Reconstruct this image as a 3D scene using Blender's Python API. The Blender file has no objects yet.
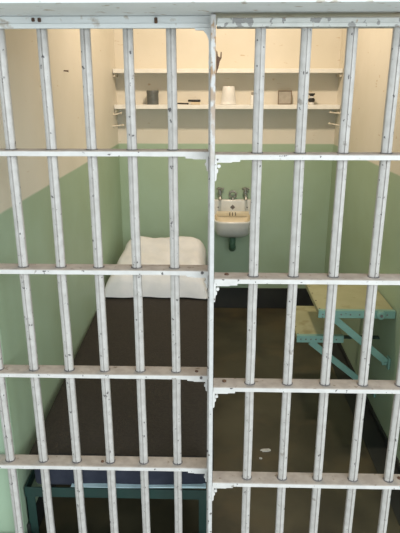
import bpy, bmesh, math, random
from mathutils import Vector, Matrix, noise
random.seed(7)
scene = bpy.context.scene
PI = math.pi

# ---------------------------------------------------------------- camera
cam_d = bpy.data.cameras.new('camera'); cam = bpy.data.objects.new('camera', cam_d)
scene.collection.objects.link(cam); scene.camera = cam
cam.location = (0, 0, 1.63)
cam.rotation_euler = (PI/2 - 0.3142, 0, 0.0253)
cam_d.sensor_fit = 'HORIZONTAL'; cam_d.sensor_width = 36; cam_d.lens = 552.4/400*36
cam_d.clip_start = 0.05

# ---------------------------------------------------------------- world and lights
w = bpy.data.worlds.new('world'); scene.world = w; w.use_nodes = True
bg = w.node_tree.nodes['Background']
bg.inputs[0].default_value = (0.84, 0.96, 1.0, 1); bg.inputs[1].default_value = 0.86

def area(name, loc, target, size, size_y, power, col):
    l = bpy.data.lights.new(name, 'AREA'); l.shape = 'RECTANGLE'; l.size = size; l.size_y = size_y
    l.energy = power; l.color = col
    o = bpy.data.objects.new(name, l); scene.collection.objects.link(o); o.location = loc
    o.rotation_euler = (Vector(target)-Vector(loc)).to_track_quat('-Z', 'Y').to_euler()
    return o
area('gallery_window', (2.0, -3.8, 3.0), (0, 1.8, 1.7), 5.5, 2.8, 345, (0.90, 0.97, 1.0))
area('cell_ceiling_lamp', (0.08, 2.74, 2.70), (0.08, 3.85, 1.1), 0.12, 0.10, 25, (1.0, 0.80, 0.60))

scene.view_settings.view_transform = 'Standard'; scene.view_settings.look = 'None'
scene.view_settings.gamma = 1; scene.view_settings.use_curve_mapping = False
scene.view_settings.exposure = 0.0

# ---------------------------------------------------------------- materials
def new_mat(name, rough=0.6, metal=0.0):
    m = bpy.data.materials.new(name); m.use_nodes = True
    b = m.node_tree.nodes['Principled BSDF']
    b.inputs['Roughness'].default_value = rough; b.inputs['Metallic'].default_value = metal
    return m, m.node_tree.nodes, m.node_tree.links, b
def noise_fac(n, l, scale, lo, hi, detail=4, stretch=None, coord='Object', off=0.0):
    tc = n.new('ShaderNodeTexCoord'); mp = n.new('ShaderNodeMapping')
    if coord == 'World':
        g = n.new('ShaderNodeNewGeometry'); l.new(g.outputs['Position'], mp.inputs['Vector'])
    else: l.new(tc.outputs[coord], mp.inputs['Vector'])
    if stretch: mp.inputs['Scale'].default_value = stretch
    mp.inputs['Location'].default_value = (off, off*.7, off*1.3)
    t = n.new('ShaderNodeTexNoise'); t.inputs['Scale'].default_value = scale; t.inputs['Detail'].default_value = detail
    l.new(mp.outputs['Vector'], t.inputs['Vector'])
    r = n.new('ShaderNodeMapRange'); r.inputs['From Min'].default_value = lo; r.inputs['From Max'].default_value = hi
    l.new(t.outputs['Fac'], r.inputs['Value'])
    return r.outputs['Result']
def mix(n, l, fac, a, b):
    m = n.new('ShaderNodeMix'); m.data_type = 'RGBA'
    for s, v in (('Factor', fac), ('A', a), ('B', b)):
        sock = [i for i in m.inputs if i.name == s and (i.type == 'RGBA' or s == 'Factor')][0]
        if isinstance(v, (tuple, float, int)):
            sock.default_value = v if not isinstance(v, tuple) else (*v, 1)
        else: l.new(v, sock)
    return [o for o in m.outputs if o.type == 'RGBA'][0]
def mottled(name, c1, c2, scale=20, rough=0.6, metal=0.0, lo=.35, hi=.65, bump=0.0, chips=None, stretch=None, coord='World'):
    m, n, l, b = new_mat(name, rough, metal)
    col = mix(n, l, noise_fac(n, l, scale, lo, hi, stretch=stretch, coord=coord), c1, c2)
    if chips:
        for cc, sc, lo2, hi2, off in chips:
            col = mix(n, l, noise_fac(n, l, sc, lo2, hi2, detail=3, coord=coord, off=off), col, cc)
    l.new(col, b.inputs['Base Color'])
    if bump:
        t = n.new('ShaderNodeTexNoise'); t.inputs['Scale'].default_value = scale*2; t.inputs['Detail'].default_value = 6
        g = n.new('ShaderNodeNewGeometry'); l.new(g.outputs['Position'], t.inputs['Vector'])
        bm_ = n.new('ShaderNodeBump'); bm_.inputs['Strength'].default_value = bump; bm_.inputs['Distance'].default_value = .004
        l.new(t.outputs['Fac'], bm_.inputs['Height']); l.new(bm_.outputs['Normal'], b.inputs['Normal'])
    return m

CREAM1, CREAM2 = (0.65, 0.615, 0.52), (0.70, 0.665, 0.58)
GREEN1, GREEN2 = (0.33, 0.435, 0.30), (0.36, 0.48, 0.355)
PAINT_Z = 1.246
def wall_mat():
    m, n, l, b = new_mat('cell_wall_paint', 0.55)
    cream = mix(n, l, noise_fac(n, l, 2.5, .35, .65, coord='World'), CREAM1, CREAM2)
    cream = mix(n, l, noise_fac(n, l, 16, .69, .76, stretch=(1, 1, 3.0), coord='World', off=3), cream, (0.52, 0.42, 0.29))
    green = mix(n, l, noise_fac(n, l, 3, .35, .65, coord='World', off=9), GREEN1, GREEN2)
    g = n.new('ShaderNodeNewGeometry'); s = n.new('ShaderNodeSeparateXYZ'); l.new(g.outputs['Position'], s.inputs[0])
    wob = noise_fac(n, l, 4, 0, 1, coord='World', off=1)
    a = n.new('ShaderNodeMath'); a.operation = 'MULTIPLY_ADD'; a.inputs[1].default_value = .008
    l.new(wob, a.inputs[0]); l.new(s.outputs['Z'], a.inputs[2])
    r = n.new('ShaderNodeMapRange'); r.inputs['From Min'].default_value = PAINT_Z+.001; r.inputs['From Max'].default_value = PAINT_Z+.009
    l.new(a.outputs[0], r.inputs['Value'])
    l.new(mix(n, l, r.outputs['Result'], green, cream), b.inputs['Base Color'])
    t = n.new('ShaderNodeTexNoise'); t.inputs['Scale'].default_value = 14; t.inputs['Detail'].default_value = 6
    l.new(g.outputs['Position'], t.inputs['Vector'])
    bp = n.new('ShaderNodeBump'); bp.inputs['Strength'].default_value = .25; bp.inputs['Distance'].default_value = .006
    l.new(t.outputs['Fac'], bp.inputs['Height']); l.new(bp.outputs['Normal'], b.inputs['Normal'])
    return m
def stile_mat():      # white paint with a rust patch worn through near the top of the upright
    m, n, l, b = new_mat('rust_patched_white_paint', 0.5)
    c = mix(n, l, noise_fac(n, l, 60, .35, .7, coord='World'), (0.58, 0.57, 0.56), (0.50, 0.49, 0.48))
    c = mix(n, l, noise_fac(n, l, 55, .66, .69, coord='World', off=4), c, (0.12, 0.10, 0.09))
    g = n.new('ShaderNodeNewGeometry'); s = n.new('ShaderNodeSeparateXYZ'); l.new(g.outputs['Position'], s.inputs[0])
    r = n.new('ShaderNodeMapRange'); r.inputs['From Min'].default_value = 1.38; r.inputs['From Max'].default_value = 1.68
    l.new(s.outputs['Z'], r.inputs['Value'])
    f = noise_fac(n, l, 45, .44, .54, coord='World', off=7, stretch=(1, 1, .6))
    mm = n.new('ShaderNodeMath'); mm.operation = 'MULTIPLY'; l.new(r.outputs['Result'], mm.inputs[0]); l.new(f, mm.inputs[1])
    c = mix(n, l, mm.outputs[0], c, (0.33, 0.20, 0.10))
    l.new(c, b.inputs['Base Color'])
    return m
CH = [((0.10, 0.09, 0.09), 70, .665, .70, 2), ((0.30, 0.27, 0.24), 34, .68, .73, 11)]
M = dict(
    wall=wall_mat(),
    plinth=mottled('black_plinth_and_strip', (0.012, 0.014, 0.014), (0.022, 0.024, 0.02), 6, .6),
    floor=mottled('stained_concrete', (0.038, 0.034, 0.019), (0.078, 0.069, 0.040), 3.2, .5, bump=.15,
                  chips=[((0.085, 0.066, 0.034), 5, .52, .72, 5), ((0.014, 0.013, 0.010), 2.2, .54, .68, 8)]),
    corridor=mottled('corridor_concrete', (0.50, 0.49, 0.46), (0.58, 0.56, 0.53), 3, .4),
    ceiling=mottled('ceiling_paint', (0.30, 0.33, 0.34), (0.34, 0.37, 0.38), 3, .7),
    header=mottled('header_paint', (0.76, 0.78, 0.78), (0.80, 0.82, 0.82), 9, .45, chips=[((0.50, 0.44, 0.38), 24, .62, .70, 3)]),
    bar=mottled('white_bar_paint', (0.45, 0.425, 0.40), (0.54, 0.515, 0.49), 45, .42, chips=CH),
    flat=mottled('white_crossbar_paint', (0.57, 0.55, 0.53), (0.64, 0.62, 0.60), 30, .42, chips=CH),
    dust=mottled('dust_on_worn_paint', (0.34, 0.29, 0.25), (0.43, 0.37, 0.32), 35, .85, chips=[((0.22, 0.17, 0.13), 50, .64, .72, 6)]),
    grime=mottled('dark_grime', (0.10, 0.09, 0.09), (0.2, 0.18, 0.17), 80, .8),
    peel=mottled('peeling_white_paint', (0.56, 0.56, 0.53), (0.64, 0.64, 0.61), 25, .55, chips=[((0.30, 0.29, 0.28), 45, .575, .60, 6), ((0.4, 0.26, 0.16), 30, .66, .70, 12)]),
    stile=stile_mat(),
    rust=mottled('rust', (0.13, 0.065, 0.035), (0.08, 0.045, 0.03), 120, .85),
    blanket=mottled('brown_wool', (0.023, 0.0185, 0.014), (0.032, 0.026, 0.019), 90, .95, bump=.4),
    navy=mottled('navy_ticking', (0.016, 0.020, 0.036), (0.024, 0.028, 0.045), 30, .9),
    sheet=mottled('pale_blue_sheet', (0.42, 0.58, 0.63), (0.48, 0.63, 0.67), 30, .9),
    pillow=mottled('white_cotton', (0.64, 0.65, 0.67), (0.71, 0.71, 0.72), 12, .9, bump=.2),
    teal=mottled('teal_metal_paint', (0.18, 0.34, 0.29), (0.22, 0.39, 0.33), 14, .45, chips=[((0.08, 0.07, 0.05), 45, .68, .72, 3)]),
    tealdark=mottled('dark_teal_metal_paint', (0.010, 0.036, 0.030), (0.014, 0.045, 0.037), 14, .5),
    table=mottled('cream_green_board', (0.33, 0.33, 0.19), (0.38, 0.38, 0.23), 8, .5, chips=[((0.27, 0.25, 0.13), 12, .58, .72, 7)]),
    shelf=mottled('white_shelf_paint', (0.78, 0.78, 0.74), (0.84, 0.84, 0.80), 20, .5),
    porcelain=mottled('white_porcelain', (0.62, 0.62, 0.59), (0.68, 0.68, 0.65), 10, .2),
    bowl=mottled('yellowed_porcelain', (0.62, 0.54, 0.38), (0.68, 0.60, 0.44), 14, .25),
    chrome=mottled('dull_chrome', (0.30, 0.31, 0.30), (0.42, 0.42, 0.40), 40, .35, .7),
    pipe=mottled('green_painted_pipe', (0.06, 0.13, 0.085), (0.08, 0.16, 0.10), 20, .5),
    black=mottled('black_plastic', (0.015, 0.014, 0.013), (0.03, 0.028, 0.026), 40, .5),
    can=mottled('dark_grey_tin', (0.10, 0.11, 0.105), (0.14, 0.15, 0.145), 50, .45, .2),
    white=mottled('white_plastic', (0.72, 0.72, 0.70), (0.78, 0.78, 0.76), 20, .5),
    brown=mottled('brown_frame_wood', (0.16, 0.12, 0.08), (0.2, 0.15, 0.1), 60, .5),
    card=mottled('grey_card', (0.30, 0.28, 0.24), (0.36, 0.33, 0.28), 40, .6),
    soap=mottled('cream_box', (0.60, 0.50, 0.34), (0.66, 0.56, 0.40), 40, .6),
    flake=mottled('pale_paint_flake', (0.48, 0.48, 0.45), (0.6, 0.6, 0.56), 60, .8),
    peg=mottled('pale_painted_wood', (0.62, 0.58, 0.48), (0.68, 0.64, 0.54), 30, .55),
)

# ---------------------------------------------------------------- helpers
def box(bm, x0, x1, y0, y1, z0, z1, bev=0.0, seg=1, mi=0, M4=None):
    r = bmesh.ops.create_cube(bm, size=1)
    vs = r['verts']
    for v in vs:
        v.co = Vector((x0+(v.co.x+.5)*(x1-x0), y0+(v.co.y+.5)*(y1-y0), z0+(v.co.z+.5)*(z1-z0)))
    fs = {f for v in vs for f in v.link_faces}
    for f in fs: f.material_index = mi
    if bev:
        es = {e for v in vs for e in v.link_edges}
        o = bmesh.ops.bevel(bm, geom=list(es), offset=bev, segments=seg, affect='EDGES', profile=.5)
        vs = list({v for f in o['faces'] for v in f.verts} | {v for v in vs if v.is_valid})
        for f in o['faces']: f.material_index = mi
    if M4 is not None: bmesh.ops.transform(bm, matrix=M4, verts=vs)
    return vs
def ring_loft(bm, rings, cap0=True, cap1=True, mi=0, smooth=True, closed=True):
    V = [[bm.verts.new(p) for p in r] for r in rings]
    k = len(V[0])
    for a, b in zip(V, V[1:]):
        for i in range(k if closed else k-1):
            f = bm.faces.new((a[i], a[(i+1) % k], b[(i+1) % k], b[i])); f.material_index = mi; f.smooth = smooth
    if cap0: f = bm.faces.new(list(reversed(V[0]))); f.material_index = mi
    if cap1: f = bm.faces.new(V[-1]); f.material_index = mi
    return V
def lathe(bm, prof, c=(0, 0, 0), n=24, mi=0, mat=None, ang0=0.0, smooth=True):
    rings = []
    for r, z in prof:
        rr = []
        for i in range(n):
            a = ang0+2*PI*i/n; p = Vector((r*math.cos(a), r*math.sin(a), z))
            if mat is not None: p = mat @ p
            rr.append(p+Vector(c))
        rings.append(rr)
    ring_loft(bm, rings, mi=mi, smooth=smooth)
def tube(bm, pts, r, n=10, mi=0):
    pts = [Vector(p) for p in pts]; rings = []
    up = Vector((0, 0, 1))
    for i, p in enumerate(pts):
        d = (pts[min(i+1, len(pts)-1)]-pts[max(i-1, 0)]).normalized()
        s = d.cross(up if abs(d.z) < .95 else Vector((1, 0, 0))).normalized(); t = s.cross(d)
        rad = r[i] if isinstance(r, (list, tuple)) else r
        rings.append([p+rad*(math.cos(2*PI*k/n)*s+math.sin(2*PI*k/n)*t) for k in range(n)])
    ring_loft(bm, rings, mi=mi)
def prism(bm, outline, y0, y1, bev=0.0, mi=0):       # outline in x,z, extruded along y
    a = [bm.verts.new((x, y0, z)) for x, z in outline]; b = [bm.verts.new((x, y1, z)) for x, z in outline]
    fs = [bm.faces.new(a), bm.faces.new(list(reversed(b)))]
    k = len(a)
    for i in range(k): fs.append(bm.faces.new((a[i], b[i], b[(i+1) % k], a[(i+1) % k])))
    for f in fs: f.material_index = mi
def obj(name, bm, mats, parent=None, sharp=35, local=None):
    bmesh.ops.recalc_face_normals(bm, faces=bm.faces)
    me = bpy.data.meshes.new(name); bm.to_mesh(me); bm.free()
    for m in (mats if isinstance(mats, (list, tuple)) else [mats]): me.materials.append(m)
    me.polygons.foreach_set('use_smooth', [True]*len(me.polygons))
    me.set_sharp_from_angle(angle=math.radians(sharp))
    o = bpy.data.objects.new(name, me); scene.collection.objects.link(o)
    if parent is not None:
        o.parent = parent
        if local is None: me.transform(Matrix.Translation(-parent.location))
    return o
def recenter(o):      # move a top-level mesh's origin to its base
    me = o.data; xs = [v.co for v in me.vertices]
    c = Vector(((min(v.x for v in xs)+max(v.x for v in xs))/2, (min(v.y for v in xs)+max(v.y for v in xs))/2, min(v.z for v in xs)))
    me.transform(Matrix.Translation(-c)); o.location = c
    return o
def tag(o, label, cat, group=None):
    o['label'] = label; o['category'] = cat
    if group: o['group'] = group
    return o
def thing(name, label, cat, loc, group=None):
    o = bpy.data.objects.new(name, None); scene.collection.objects.link(o); o.location = loc; o.empty_display_size = .05
    return tag(o, label, cat, group)
def struct(name, bm, mats):
    o = obj(name, bm, mats); o['kind'] = 'structure'; return o
def B(*a, **k):
    bm = bmesh.new(); box(bm, *a, **k); return bm

# ---------------------------------------------------------------- the cell shell
XL, XR, YB, YF, ZC = -0.6794, 0.8406, 3.99, 1.60, 2.78
struct('floor', B(-2.6, 2.8, YF, YB+.15, -.12, 0), M['floor'])
struct('floor_corridor', B(-2.6, 2.8, -4.5, YF, -.12, -.002), M['corridor'])
struct('wall_back', B(XL-.15, XR+.15, YB, YB+.15, 0, ZC), M['wall'])
struct('wall_left', B(XL-.16, XL, YF, YB, 0, ZC), M['wall'])
struct('wall_right', B(XR, XR+.16, YF, YB, 0, ZC), M['wall'])
struct('ceiling', B(XL-.16, XR+.16, YF, YB+.15, ZC, ZC+.12), M['ceiling'])
bm = bmesh.new()
box(bm, -2.6, 2.8, YF, YF+.15, 1.99, ZC)
box(bm, -2.6, XL-.16, YF, YF+.15, 0, 1.99); box(bm, XR+.16, 2.8, YF, YF+.15, 0, 1.99)
struct('wall_front', bm, M['wall'])
# steel header above the grille
bm = bmesh.new()
box(bm, -2.6, 2.8, 1.305, 1.75, 1.802, 1.99, bev=.006, seg=2)
struct('trim_1', bm, M['header'])
# black painted plinth
struct('baseboard_back', B(XL, XR, YB-.012, YB, 0, .165, bev=.003), M['plinth'])
struct('baseboard_right', B(XR-.012, XR, YF+.02, YB-.012, 0, .035, bev=.003), M['plinth'])
# thin black strip laid along the right floor edge
struct('trim_2', B(XR-.105, XR-.012, YF+.02, YB-.012, 0, .003), M['plinth'])
struct('baseboard_left', B(XL, XL+.012, YF+.02, YB-.012, 0, .10, bev=.003), M['plinth'])

# ---------------------------------------------------------------- the grilles
S, H_, ZG = 0.1125, 0.3417, 1.63-.1655
def hex_bar(x, y, z0, z1, seed):
    bm = bmesh.new(); rnd = random.Random(seed)
    R = .0144; n = 12; rings = []
    zs = [z0+(z1-z0)*i/14 for i in range(15)]
    for z in zs:
        ring = []
        jx = rnd.uniform(-.0006, .0006); jy = rnd.uniform(-.0005, .0005)
        for i in range(6):
            a = -PI/2+2*PI*i/6
            if i == 0:      # shallow rolled seam along the front ridge
                for px, py in ((-.0034, -.0127), (-.0020, -.0132), (-.0012, -.0088), (.0012, -.0088), (.0020, -.0132), (.0034, -.0127)):
                    ring.append(Vector((x+jx+px, y+jy+py, z)))
                continue
            for da in (-.09, .09):
                ring.append(Vector((x+jx+R*.99*math.cos(a+da), y+jy+R*.99*math.sin(a+da), z)))
        rings.append(ring)
    ring_loft(bm, rings)
    return bm
def crossbar(x0, x1, yc, ztop, bars, seed):
    """flat bar pierced by the uprights, its upper face thick with dust"""
    bm = bmesh.new(); rnd = random.Random(seed); hw = .0285
    n = max(2, int((x1-x0)/.035)); xs = [x0+(x1-x0)*i/n for i in range(n+1)]
    rings = []
    for x in xs:
        j = [rnd.uniform(-.0004, .0004) for _ in range(4)]
        y0, y1, z0, z1 = yc-hw, yc+hw, ztop-.0145, ztop
        rings.append([Vector((x, y0, z0+j[0])), Vector((x, y0-j[1]*.5, z1-.002+j[1])), Vector((x, y0+.0022, z1+j[2]*.3)), Vector((x, y1-.002, z1)),
                      Vector((x, y1, z1-.002)), Vector((x, y1, z0)), Vector((x, y0+.003, z0-.0006))])
    V = ring_loft(bm, rings)
    bm.normal_update()
    for f in bm.faces:
        c = f.calc_center_median()
        if c.z > ztop-.0012 and len(f.verts) == 4: f.material_index = 1
    for bx in bars:      # grimy weld collar where each bar passes through
        if x0 < bx < x1: lathe(bm, [(.0168, ztop-.001), (.0170, ztop+.0012), (.0146, ztop+.0025)], c=(bx, yc, 0), n=12, mi=2, ang0=PI/2)
    return bm
def bracket(bm, xs, ztop, d, y0, y1, L, Hh, seed):
    """ragged cast corner piece hanging below a crossbar beside the upright; d=+1 runs to the right"""
    rnd = random.Random(seed)
    z = ztop-.014; j = lambda: rnd.uniform(-.0015, .0015)
    o = [(0, z), (L, z), (L, z-.0055+j()*.5), (L*.7, z-.006), (L*.66, z-.008), (.008, z-.008), (0, z-.008)]
    o2 = [(0, z), (.0060, z), (.0060, z-.42*Hh), (.0095, z-.46*Hh), (.0090, z-.60*Hh), (.0058, z-.64*Hh), (.0050, z-.93*Hh), (.003, z-Hh), (0, z-Hh)]
    prism(bm, [(xs+d*a, b) for a, b in o], y0, y1)
    prism(bm, [(xs+d*a, b) for a, b in o2], y0-.0008, y1)
    if d > 0: tube(bm, [(xs+d*.011, y0-.002, z-.017), (xs+d*.011, y1, z-.017)], .0048, 10)

# fixed grille, left
FY, DY = 1.549, 1.4805
barsL = [-.1139-i*S for i in range(7)]
barsR = [.1128+i*S for i in range(6)]
fix = thing('bar_grille', 'fixed white barred panel on the left, in front of the bed', 'bars', (-.4, FY, 0))
fx0, fx1 = -.86, -.004
for i, x in enumerate(barsL): obj('bar', hex_bar(x, FY, .004, 1.785, 10+i), M['bar'], fix)
for k in range(5):
    z = ZG-k*H_
    obj('crossbar', crossbar(fx0, fx1-.004, FY, z, barsL, 40+k), [M['flat'], M['dust'], M['grime']], fix)
    if k < 4:
        bm = bmesh.new(); bracket(bm, -.016, z, -1, FY-.0285, FY-.0205, .062, .040, 60+k)
        obj('corner_bracket', bm, M['flat'], fix)
bm = bmesh.new(); box(bm, fx0, fx1, FY-.0285, FY+.0285, 1.776, 1.8015, bev=.002)
box(bm, fx0, fx1, FY-.033, FY-.0287, 1.772, 1.784, bev=.0015)
obj('top_rail', bm, M['header'], fix)
obj('upright', B(-.016, fx1, FY-.0285, FY+.0285, .002, 1.775, bev=.002), M['bar'], fix)
obj('bottom_rail', B(fx0, fx1, FY-.03, FY+.03, 0, .018, bev=.002), M['bar'], fix)
for x, z in ((-.032, ZG-H_-.006), (-.035, ZG-2*H_-.007)):
    bm = bmesh.new(); lathe(bm, [(.0045, 0), (.0045, .003), (.002, .005)], c=(x, FY-.0285, z), n=10, mat=Matrix.Rotation(PI/2, 3, 'X'))
    obj('rivet', bm, M['grime'], fix)
for k, x in ((2, -.050), (3, -.365)):
    bm = bmesh.new(); lathe(bm, [(.0055, 0), (.005, .003), (.0025, .0045)], c=(x, FY-.004, ZG-k*H_), n=8)
    obj('rusty_rivet', bm, M['rust'], fix)
for x, dz in ((-.556, 0), (-.463, .005), (-.447, .004), (-.150, 0)):
    bm = bmesh.new(); box(bm, x-.004, x+.004, FY-.034, FY-.0285, 1.783+dz, 1.797, bev=.0015)
    obj('rusty_clip', bm, M['rust'], fix)

# the door, right
door = thing('cell_door', 'white barred door on the right, standing nearer than the fixed bars', 'door', (.3, DY, 0))
dx0, dx1 = -.0110, .80
for i, x in enumerate(barsR): obj('bar', hex_bar(x, DY, .012, 1.785, 80+i), M['bar'], door)
for k in range(5):
    z = ZG-k*H_
    obj('crossbar', crossbar(dx0+.014, dx1, DY, z, barsR, 110+k), [M['flat'], M['dust'], M['grime']], door)
    if k < 4:
        bm = bmesh.new(); bracket(bm, .0016, z, 1, DY-.0285, DY-.0195, .066, .056, 130+k)
        obj('corner_bracket', bm, M['flat'], door)
obj('stile', B(dx0, .0018, DY-.0295, DY+.0285, .008, 1.797, bev=.002), M['stile'], door)
obj('stile', B(dx1, dx1+.017, DY-.0285, DY+.0285, .008, 1.797, bev=.002), M['bar'], door)
bm = bmesh.new(); box(bm, .0035, dx1, DY-.0275, DY+.0285, 1.769, 1.789, bev=.002)
box(bm, .0035, dx1, DY-.031, DY-.0276, 1.768, 1.777, bev=.001)
obj('top_rail', bm, M['peel'], door)
obj('bottom_rail', B(.0035, dx1, DY-.028, DY+.028, .008, .026, bev=.002), M['bar'], door)
for k, x in ((1, .038), (2, .036), (3, .60)):
    bm = bmesh.new(); lathe(bm, [(.0065, 0), (.006, .0035), (.003, .005)], c=(x, DY+.006, ZG-k*H_), n=8)
    obj('rusty_rivet', bm, M['rust'], door)
bm = bmesh.new()   # rusted lug at the top of the stile
prism(bm, [(.003, 1.716), (.006, 1.712), (.0075, 1.702), (.013, 1.699), (.014, 1.712), (.0165, 1.712), (.0165, 1.698), (.012, 1.690), (.009, 1.676), (.003, 1.66)], DY-.0285, DY-.016)
obj('rusty_lug', bm, M['rust'], door)
bm = bmesh.new()
prism(bm, [(-.008, 1.772), (-.052, 1.772), (-.050, 1.767), (-.030, 1.766), (-.022, 1.757), (-.0165, 1.745), (-.015, 1.70), (-.017, 1.69), (-.014, 1.675), (-.008, 1.672)], FY-.036, FY-.027)
obj('top_bracket', bm, M['header'], fix)

# ---------------------------------------------------------------- bunk
bed = thing('bunk_bed', 'narrow dark teal metal bunk frame along the left wall, behind the fixed bars', 'bed', (-.335, 2.7, 0))
bx0, bx1, by0, by1 = -.674, -.012, 1.625, 3.85
bm = bmesh.new(); box(bm, bx0, bx1, by0, by0+.006, .222, .262, bev=.001); box(bm, bx0, bx1, by0+.006, by0+.04, .222, .228, bev=.001)
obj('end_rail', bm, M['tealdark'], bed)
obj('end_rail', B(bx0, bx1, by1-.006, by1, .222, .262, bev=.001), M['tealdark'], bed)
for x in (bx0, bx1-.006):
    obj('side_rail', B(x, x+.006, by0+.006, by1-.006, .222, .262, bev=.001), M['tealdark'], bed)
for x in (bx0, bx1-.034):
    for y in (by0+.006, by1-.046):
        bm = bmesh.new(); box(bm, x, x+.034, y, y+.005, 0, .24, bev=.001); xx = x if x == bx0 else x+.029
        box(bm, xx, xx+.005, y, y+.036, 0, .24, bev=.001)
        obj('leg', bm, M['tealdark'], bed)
bm = bmesh.new()
for i in range(14):
    y = by0+.1+i*(by1-by0-.2)/13; box(bm, bx0+.006, bx1-.006, y-.012, y+.012, .252, .256)
obj('slats', bm, M['tealdark'], bed)

def skew(x, y): return (.012-.030*(y-1.62)/1.5 if y < 3.12 else -.018)*max(0., min(1., (-x)/.6))
def soft_box(x0, x1, y0, y1, z0, z1, r, nx, ny, amp, seed, under=True, zfun=None):
    """rounded soft slab as closed surface with gentle lumps"""
    bm = bmesh.new(); box(bm, x0, x1, y0, y1, z0, z1)
    bmesh.ops.subdivide_edges(bm, edges=[e for e in bm.edges if abs((e.verts[0].co-e.verts[1].co).y) > .5*(y1-y0)], cuts=ny, use_grid_fill=True)
    bmesh.ops.subdivide_edges(bm, edges=[e for e in bm.edges if abs((e.verts[0].co-e.verts[1].co).x) > .5*(x1-x0)], cuts=nx, use_grid_fill=True)
    for v in bm.verts:
        n = noise.noise(Vector((v.co.x*5+seed, v.co.y*4, v.co.z*5)))
        if v.co.z > (z0+z1)/2:
            v.co.z += amp*n
        e = min(v.co.x-x0, x1-v.co.x, v.co.y-y0, y1-v.co.y)
        if zfun: v.co.z = zfun(v.co)
    for v in bm.verts: v.co.x += skew(v.co.x, v.co.y)
    es = [e for e in bm.edges if e.calc_face_angle(0) > .9]
    bmesh.ops.bevel(bm, geom=es, offset=r, segments=3, affect='EDGES', profile=.5)
    return bm
mat_t = thing('mattress', 'thin navy mattress lying on the bunk frame under the brown blanket', 'mattress', (-.335, 2.7, .262))
obj('pad', soft_box(-.648, -.018, 1.628, 3.84, .264, .395, .02, 8, 24, .003, 2), M['navy'], mat_t)
bm = bmesh.new(); rings = []
for i in range(25):
    t = i/24; x = -.50+t*.48; hh = .0004+.0055*t*(.6+.4*math.sin(t*9)); zc = .279+.002*math.sin(t*7)+.0035*t
    y = 1.622-.010-.004*math.sin(t*6)
    rings.append([Vector((x, y, zc-hh*.5)), Vector((x, y-.001, zc)), Vector((x, y, zc+hh)), Vector((x, 1.632, zc+hh)), Vector((x, 1.632, zc-hh*.5))])
ring_loft(bm, rings)
obj('sheet_hem', bm, M['sheet'], mat_t)['label'] = 'pale blue sheet hem showing at the foot end'

bm = bmesh.new(); nx, ny = 26, 70
bl_path = [(-.652, .345), (-.655, .375), (-.652, .398), (-.640, .408)]+[(-.640+.625*i/14, .410) for i in range(1, 14)]+[(-.015, .408), (-.003, .399), (.000, .380), (.001, .34), (.002, .30), (.001, .265)]
outer = []
for j in range(ny+1):
    y = 1.6235+(3.62-1.6235)*j/ny; row = []
    for x, z in bl_path:
        x += skew(x, y)
        lump = .0045*noise.noise(Vector((x*6, y*3.2, 1.5)))+.002*noise.noise(Vector((x*22, y*16, 4)))
        if z > .405: row.append(Vector((x, y, z+lump+.001)))
        else: row.append(Vector((x+ (.004*noise.noise(Vector((1, y*9, z*6))) if x > -.1 else 0), y, z)))
    outer.append(row)
# tucked fold over the foot end
foot = [Vector((v.x, 1.6225, min(v.z, .400)-.020)) if v.z > .36 else Vector((v.x, 1.6235, v.z)) for v in outer[0]]
outer.insert(0, foot)
V = [[bm.verts.new(p) for p in r] for r in outer]
for a, b in zip(V, V[1:]):
    for i in range(len(a)-1): bm.faces.new((a[i], a[i+1], b[i+1], b[i]))
bl = recenter(obj('blanket', bm, M['blanket'], sharp=60))
sm = bl.modifiers.new('thickness', 'SOLIDIFY'); sm.thickness = .004; sm.offset = 1
tag(bl, 'dark brown wool blanket spread flat over the bunk mattress', 'blanket')

# pillow: fat, wedge-like, crumpled front
bm = bmesh.new(); nu, nv = 34, 34
def prof_h(v): return .132+.118*min(1, v*1.3)-.02*max(0, v-.8)/.2
top, bot = [], []
for j in range(nv+1):
    v = j/nv; rt, rb = [], []
    for i in range(nu+1):
        u = i/nu
        su, sv = 2*u-1, 2*v-1
        edge = max(0, (1-abs(su)**9))**.5*max(0, (1-abs(sv)**9))**.5
        pinch = 1-.04*(1-sv*sv)*abs(su)**3
        x0 = -.670+.062*v; x1 = -.026-.006*v
        x = (x0+x1)/2+su*(x1-x0)/2*pinch
        y = 3.080+.63*v+.016*(1-su*su)*(1-v)+.007*math.sin(u*17+1)*(1-v)
        wr = (.009*math.sin(u*9+v*16+2*noise.noise(Vector((u*4, v*4, 9))))*(1-v)**1.5+.016*noise.noise(Vector((u*5, v*3, 2)))+.012*noise.noise(Vector((u*14+v*9, v*4, 5)))*(1-v*.6))*edge
        h = prof_h(v)*edge
        rt.append(Vector((x, y, .419+.008*(1-edge)+h+wr))); rb.append(Vector((x, y, .419+.006*(1-edge))))
    top.append(rt); bot.append(rb)
VT = [[bm.verts.new(p) for p in r] for r in top]
VB = [[VT[j][i] if i in (0, nu) or j in (0, nv) else bm.verts.new(bot[j][i]) for i in range(nu+1)] for j in range(nv+1)]
for j in range(nv):
    for i in range(nu):
        bm.faces.new((VT[j][i], VT[j][i+1], VT[j+1][i+1], VT[j+1][i]))
        bm.faces.new((VB[j][i], VB[j+1][i], VB[j+1][i+1], VB[j][i+1]))
tag(recenter(obj('pillow', bm, M['pillow'], sharp=80)), 'plump white pillow resting on the brown blanket at the head of the bunk', 'pillow')

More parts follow.
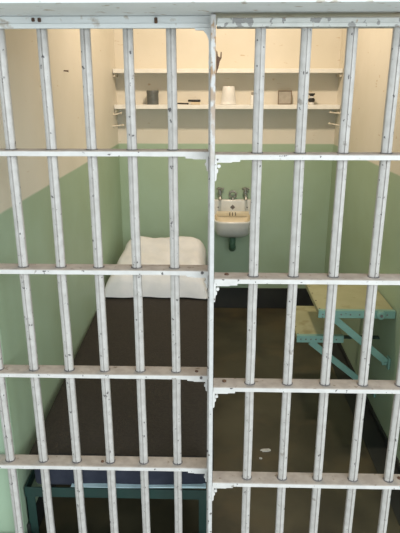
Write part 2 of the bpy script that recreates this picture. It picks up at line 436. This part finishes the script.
# ---------------------------------------------------------------- fold-down table and seat
def board(name, label, cat, x0, y0, y1, zt, brace_x0, brace_z1, x1=XR):
    t = thing(name, label, cat, (XR, (y0+y1)/2, zt))
    obj('top_board', B(x0+.004, x1-.004, y0+.004, y1, zt-.018, zt, bev=.002), M['table'], t)
    bm = bmesh.new()
    box(bm, x0, x1-.003, y0-.001, y0+.004, zt-.034, zt+.002, bev=.001)
    box(bm, x0, x1-.003, y0-.001, y0+.022, zt+.0005, zt+.003, bev=.0005)
    nr = 8
    for i in range(nr):
        xx = x0+.02+i*(x1-x0-.06)/(nr-1)
        lathe(bm, [(.004, 0), (.003, .0025)], c=(xx, y0-.001, zt-.016), n=8, mat=Matrix.Rotation(PI/2, 3, 'X'), mi=1)
    obj('edge_angle', bm, [M['teal'], M['grime']], t)
    bm = bmesh.new()
    box(bm, x0, x0+.004, y0+.004, y1, zt-.022, zt+.001, bev=.001)
    for i in range(5):
        yy = y0+.03+i*(y1-y0-.06)/4
        lathe(bm, [(.0035, 0), (.003, .002)], c=(x0+.010, yy, zt), n=8, mi=1)
    obj('side_strip', bm, [M['table'], M['grime']], t)
    # diagonal flat brace in front, from under the outer edge to the wall
    for yy in (y0+.006,):
        a, b = Vector((brace_x0, yy, zt-.034)), Vector((XR-.012, yy, brace_z1))
        d = (b-a).normalized(); nrm = Vector((d.z, 0, -d.x))*.0155
        bm = bmesh.new(); prism(bm, [((a+nrm).x, (a+nrm).z), ((b+nrm).x, (b+nrm).z), ((b-nrm).x, (b-nrm).z), ((a-nrm).x, (a-nrm).z)], yy, yy+.006)
        obj('brace', bm, M['teal'], t)
        bm = bmesh.new(); box(bm, XR-.012, XR-.001, yy-.012, yy+.022, brace_z1-.03, brace_z1+.03, bev=.002)
        box(bm, XR-.036, XR-.010, yy+.006, yy+.012, brace_z1-.016, brace_z1+.020, bev=.002)
        tube(bm, [(XR-.022, yy-.006, brace_z1), (XR-.022, yy+.016, brace_z1)], .007, 10)
        obj('wall_foot', bm, M['teal'], t)
    if x1 < XR:
        for yy in (y0+.03, y1-.04): obj('arm', B(x1-.12, XR-.001, yy, yy+.03, zt-.026, zt-.019, bev=.001), M['tealdark'], t)
        return t
    bm = bmesh.new(); lathe(bm, [(.020, 0), (.020, .010), (.015, .014)], c=(XR-.07, y0-.001, zt-.016), n=16, mat=Matrix.Rotation(PI/2, 3, 'X'))
    lathe(bm, [(.007, 0), (.007, .004)], c=(XR-.07, y0-.015, zt-.016), n=10, mat=Matrix.Rotation(PI/2, 3, 'X'), mi=1)
    obj('hinge_boss', bm, [M['teal'], M['grime']], t)
    return t
board('fold_down_table', 'cream board table with teal edge and brace, higher of two on right wall', 'table', .486, 2.365, 2.83, .650, .555, .385)
board('fold_down_bench', 'lower cream board bench on the right wall, showing left of the table', 'bench', .419, 2.52, 2.925, .450, .49, .14, .655)

# ---------------------------------------------------------------- shelves
for nm, lab, z, xr in (('wall_shelf', 'upper white plank shelf on the back wall, empty', 1.745, XR-.002),
                   ('wall_shelf', 'lower white plank shelf on the back wall, holding the small articles', 1.516, XR-.002)):
    t = thing(nm, lab, 'shelf', (.08, 3.92, z-.03), 'shelves on the back wall')
    bm = bmesh.new(); box(bm, XL+.003, xr, 3.858, YB-.001, z-.028, z, bev=.002)
    obj('plank', bm, M['shelf'], t)
    for s, x0 in ((1, XL+.002), (-1, XR-.016)):
        obj('cleat', B(x0, x0+.014, 3.875, YB-.002, z-.052, z-.029, bev=.002), M['peg'], t)
SZ = 1.5165
# coat pegs on the side walls under the lower shelf
def peg(x, y, z, s, L, dz, label):
    bm = bmesh.new()
    tube(bm, [(x, y, z), (x+s*.004, y, z)], .011, 12)
    tube(bm, [(x+s*.004, y, z), (x+s*L*.5, y, z+dz*.5), (x+s*L*.82, y, z+dz*.9), (x+s*L*.9, y, z+dz), (x+s*L, y, z+dz*1.05)], [.006, .0055, .005, .008, .005], 12)
    tag(recenter(obj('coat_peg', bm, M['peg'])), label, 'peg', 'coat pegs below the shelf ends')
peg(XR, 3.84, 1.462, -1, .075, .006, 'pale peg on the right wall just under the lower shelf, upper of two')
peg(XR, 3.80, 1.385, -1, .085, .014, 'pale peg on the right wall below the shelf, lower of two')
peg(XL, 3.84, 1.452, 1, .055, .010, 'pale peg on the left wall just under the lower shelf, upper of two')
peg(XL, 3.80, 1.380, 1, .075, .006, 'pale peg on the left wall below the shelf, lower of two')

# ---------------------------------------------------------------- articles on the lower shelf
Y_ = 3.918
t = thing('tin_can', 'dark grey cylindrical tin standing alone at the left of the lower shelf', 'tin', (-.421, Y_, SZ))
bm = bmesh.new(); lathe(bm, [(.038, 0), (.040, .002), (.040, .072), (.0385, .074), (.0385, .076)], c=(-.421, Y_, SZ)); obj('body', bm, M['can'], t)
bm = bmesh.new(); lathe(bm, [(.0415, .074), (.0418, .088), (.040, .092), (.036, .090), (.005, .0895)], c=(-.421, Y_, SZ)); obj('lid', bm, M['can'], t)

bm = bmesh.new()
tube(bm, [(-.255, 3.905, SZ+.007), (-.235, 3.903, SZ+.007), (-.20, 3.90, SZ+.006), (-.185, 3.898, SZ+.006)], [.0045, .006, .005, .0055], 10)
box(bm, -.186, -.176, 3.878, 3.918, SZ+.001, SZ+.011, bev=.002)
tag(recenter(obj('safety_razor', bm, M['black'])), 'small black razor-like tool lying flat on the lower shelf beside the cream box', 'razor')
t = thing('soap_box', 'small cream box with a black lid on the lower shelf left of centre', 'box', (-.132, Y_, SZ))
obj('tray', B(-.158, -.098, 3.885, 3.95, SZ, SZ+.018, bev=.004, seg=2), M['soap'], t)
obj('lid', B(-.180, -.096, 3.882, 3.953, SZ+.0185, SZ+.032, bev=.004, seg=2), M['black'], t)

t = thing('tumbler', 'white tumbler standing upside down on the lower shelf near the centre', 'cup', (.094, Y_, SZ))
bm = bmesh.new(); lathe(bm, [(.050, 0), (.053, .001), (.0535, .006), (.0515, .009), (.0505, .03), (.041, .112), (.038, .118), (.030, .119), (.006, .117)], c=(.094, Y_, SZ), n=32)
obj('cup_body', bm, M['white'], t)
bm = bmesh.new(); lathe(bm, [(.0540, .0005), (.0552, .004), (.0540, .0075)], c=(.094, Y_, SZ), n=32); obj('rim', bm, M['white'], t)

t = thing('small_bottle', 'small white bottle right of the tumbler, partly hidden by a door bar', 'bottle', (.258, Y_, SZ))
bm = bmesh.new(); lathe(bm, [(.015, 0), (.017, .002), (.017, .050), (.010, .060), (.008, .062), (.008, .064)], c=(.258, Y_, SZ)); obj('body', bm, M['white'], t)
bm = bmesh.new(); lathe(bm, [(.0105, .0635), (.0105, .078), (.009, .080)], c=(.258, Y_, SZ)); obj('cap', bm, M['card'], t)

t = thing('framed_mirror', 'small square grey panel in a thin brown frame leaning on the lower shelf', 'frame', (.478, 3.935, SZ))
tilt = Matrix.Translation((.478, 3.935, SZ)) @ Matrix.Rotation(math.radians(-7), 4, 'X')
bm = bmesh.new(); a, h, e = .047, .092, .0055
for q in ((-a, a, 0, e), (-a, a, h-e, h), (-a, -a+e, e, h-e), (a-e, a, e, h-e)): box(bm, q[0], q[1], 0, .012, q[2], q[3], bev=.001, M4=tilt)
obj('frame', bm, M['brown'], t)
bm = bmesh.new(); box(bm, -a+e*.8, a-e*.8, .004, .010, e*.8, h-e*.8, M4=tilt); obj('panel', bm, M['card'], t)

t = thing('ink_bottle', 'little black bottle with a white band at the right of the lower shelf', 'bottle', (.655, Y_, SZ))
c = (.655, Y_, SZ)
bm = bmesh.new(); lathe(bm, [(.016, 0), (.018, .002), (.018, .013), (.016, .0155)], c=c); obj('base', bm, M['white'], t)
bm = bmesh.new(); lathe(bm, [(.017, .0158), (.0225, .022), (.0225, .034), (.017, .041), (.012, .0425)], c=c); obj('body', bm, M['black'], t)
bm = bmesh.new(); lathe(bm, [(.013, .0428), (.014, .045), (.014, .052), (.011, .054)], c=c); obj('band', bm, M['white'], t)
bm = bmesh.new(); lathe(bm, [(.010, .0542), (.014, .058), (.022, .066), (.023, .070), (.020, .073)], c=c); obj('stopper', bm, M['black'], t)

# ---------------------------------------------------------------- wash basin
SX = .137
sink = thing('wash_basin', 'small white porcelain basin with two taps fixed to the green back wall', 'sink', (SX, 3.98, .60))
def sring(a, yb, yf, z, n=40, e=3.2):
    cy, b = (yb+yf)/2, (yb-yf)/2; r = []
    for i in range(n):
        t_ = 2*PI*i/n; cc, ss = math.cos(t_), math.sin(t_)
        ex = 2/e if ss < 0 else 2/9
        r.append(Vector((SX+a*math.copysign(abs(cc)**(2/e if ss < 0 else 2/9), cc), cy+b*math.copysign(abs(ss)**ex, ss), z)))
    return r
bm = bmesh.new()
rings = [sring(.060, 3.975, 3.86, .600), sring(.095, 3.98, 3.80, .612), sring(.122, 3.985, 3.735, .640), sring(.134, 3.986, 3.700, .675), sring(.138, 3.987, 3.688, .715), sring(.141, 3.988, 3.682, .737),
         sring(.142, 3.988, 3.680, .744), sring(.140, 3.986, 3.682, .750), sring(.135, 3.950, 3.688, .752), sring(.128, 3.945, 3.696, .750)]
ring_loft(bm, rings, cap1=False)
obj('outer_shell', bm, M['porcelain'], sink, sharp=60)
bm = bmesh.new()
rings = [sring(.128, 3.945, 3.696, .750), sring(.124, 3.942, 3.702, .742), sring(.112, 3.925, 3.718, .700), sring(.085, 3.89, 3.75, .660), sring(.03, 3.85, 3.79, .642)]
ring_loft(bm, rings, cap0=False)
obj('bowl', bm, M['bowl'], sink, sharp=60)
bm = bmesh.new(); lathe(bm, [(.018, 0), (.018, .003), (.012, .003)], c=(SX, 3.82, .6425)); obj('drain', bm, M['chrome'], sink)
obj('splash_back', B(SX-.1415, SX+.1415, 3.945, 3.988, .735, .855, bev=.010, seg=3), M['porcelain'], sink)
bm = bmesh.new(); box(bm, -.013, .013, -.002, .002, -.013, .013, M4=Matrix.Translation((SX, 3.9445, .802)) @ Matrix.Rotation(PI/4, 4, 'Y'))
obj('overflow_plate', bm, M['grime'], sink)
for dx in (-.105, .105):
    bm = bmesh.new(); lathe(bm, [(.005, 0), (.004, .003)], c=(SX+dx, 3.945, .800), n=10, mat=Matrix.Rotation(PI/2, 3, 'X')); obj('bolt', bm, M['grime'], sink)
# soap recess strip with three slots
bm = bmesh.new(); box(bm, SX-.118, SX+.118, 3.930, 3.9465, .735, .772, bev=.005, seg=2); obj('back_ledge', bm, M['bowl'], sink)
for dx in (-.020, 0, .020):
    bm = bmesh.new(); box(bm, SX+dx-.003, SX+dx+.003, 3.9285, 3.932, .742, .767, bev=.001); obj('overflow_slot', bm, M['black'], sink)
for s in (-1, 1):
    cx = SX+s*.092
    tp = bmesh.new()
    lathe(tp, [(.016, 0), (.016, .006), (.013, .012), (.013, .045), (.017, .048), (.017, .062), (.010, .066), (.008, .075)], c=(cx, 3.965, .854), n=16)
    tube(tp, [(cx, 3.965, .880), (cx, 3.925, .884), (cx, 3.895, .880), (cx, 3.888, .866)], [.011, .0105, .010, .0105], 10)
    obj('tap', tp, M['chrome'], sink)
    tp = bmesh.new()
    for a0 in (0.4, 0.4+PI/2):
        v = Vector((math.cos(a0), math.sin(a0), 0))*.026; cc = Vector((cx, 3.965, .932))
        tube(tp, [cc-v, cc-v*.8, cc+v*.8, cc+v], [.0095, .0065, .0065, .0095], 8)
    lathe(tp, [(.009, -.006), (.009, .007), (.005, .010)], c=(cx, 3.965, .932), n=12)
    obj('tap_handle', tp, M['chrome'], sink)
tp = bmesh.new()
pts = [(SX+.024*math.cos(a_*PI/9), 3.96, .893+.022*math.sin(a_*PI/9)) for a_ in range(-3, 13)]
tube(tp, pts, .0085, 10); lathe(tp, [(.013, 0), (.012, .006), (.007, .012), (.007, .022)], c=(SX, 3.96, .854), n=14)
obj('push_button', tp, M['chrome'], sink)
bm = bmesh.new()
tube(bm, [(SX, 3.84, .602), (SX, 3.84, .56), (SX, 3.845, .535), (SX, 3.87, .515), (SX, 3.90, .53), (SX, 3.915, .56), (SX, 3.935, .575), (SX, 3.989, .575)], [.022, .022, .024, .026, .024, .021, .021, .021], 16)
obj('waste_trap', bm, M['pipe'], sink)

# ---------------------------------------------------------------- litter on the floor
def flake(cx, cy, sx, sy, seed, label):
    bm = bmesh.new(); rnd = random.Random(seed); n = 14
    o = [(cx+sx*math.cos(2*PI*i/n)*rnd.uniform(.6, 1.1), cy+sy*math.sin(2*PI*i/n)*rnd.uniform(.5, 1.1)) for i in range(n)]
    a = [bm.verts.new((x, y, .0005)) for x, y in o]; b = [bm.verts.new((x, y, .0025+rnd.uniform(0, .003))) for x, y in o]
    bm.faces.new(list(reversed(a))); bm.faces.new(b)
    for i in range(n): bm.faces.new((a[i], a[(i+1) % n], b[(i+1) % n], b[i]))
    tag(recenter(obj('paint_flake', bm, M['flake'])), label, 'paint flake', 'flakes of paint on the cell floor')
flake(.252, 2.213, .028, .014, 5, 'larger pale flake of paint lying on the dark floor')
flake(.225, 2.155, .010, .006, 8, 'tiny pale flake of paint on the dark floor, the smaller one')

# nail in the left wall
bm = bmesh.new(); tube(bm, [(XL-.004, 2.62, 1.70), (XL+.018, 2.62, 1.698), (XL+.020, 2.62, 1.698)], [.003, .003, .006], 8)
tag(recenter(obj('nail', bm, M['rust'])), 'short rusty nail in the cream part of the left wall', 'nail')
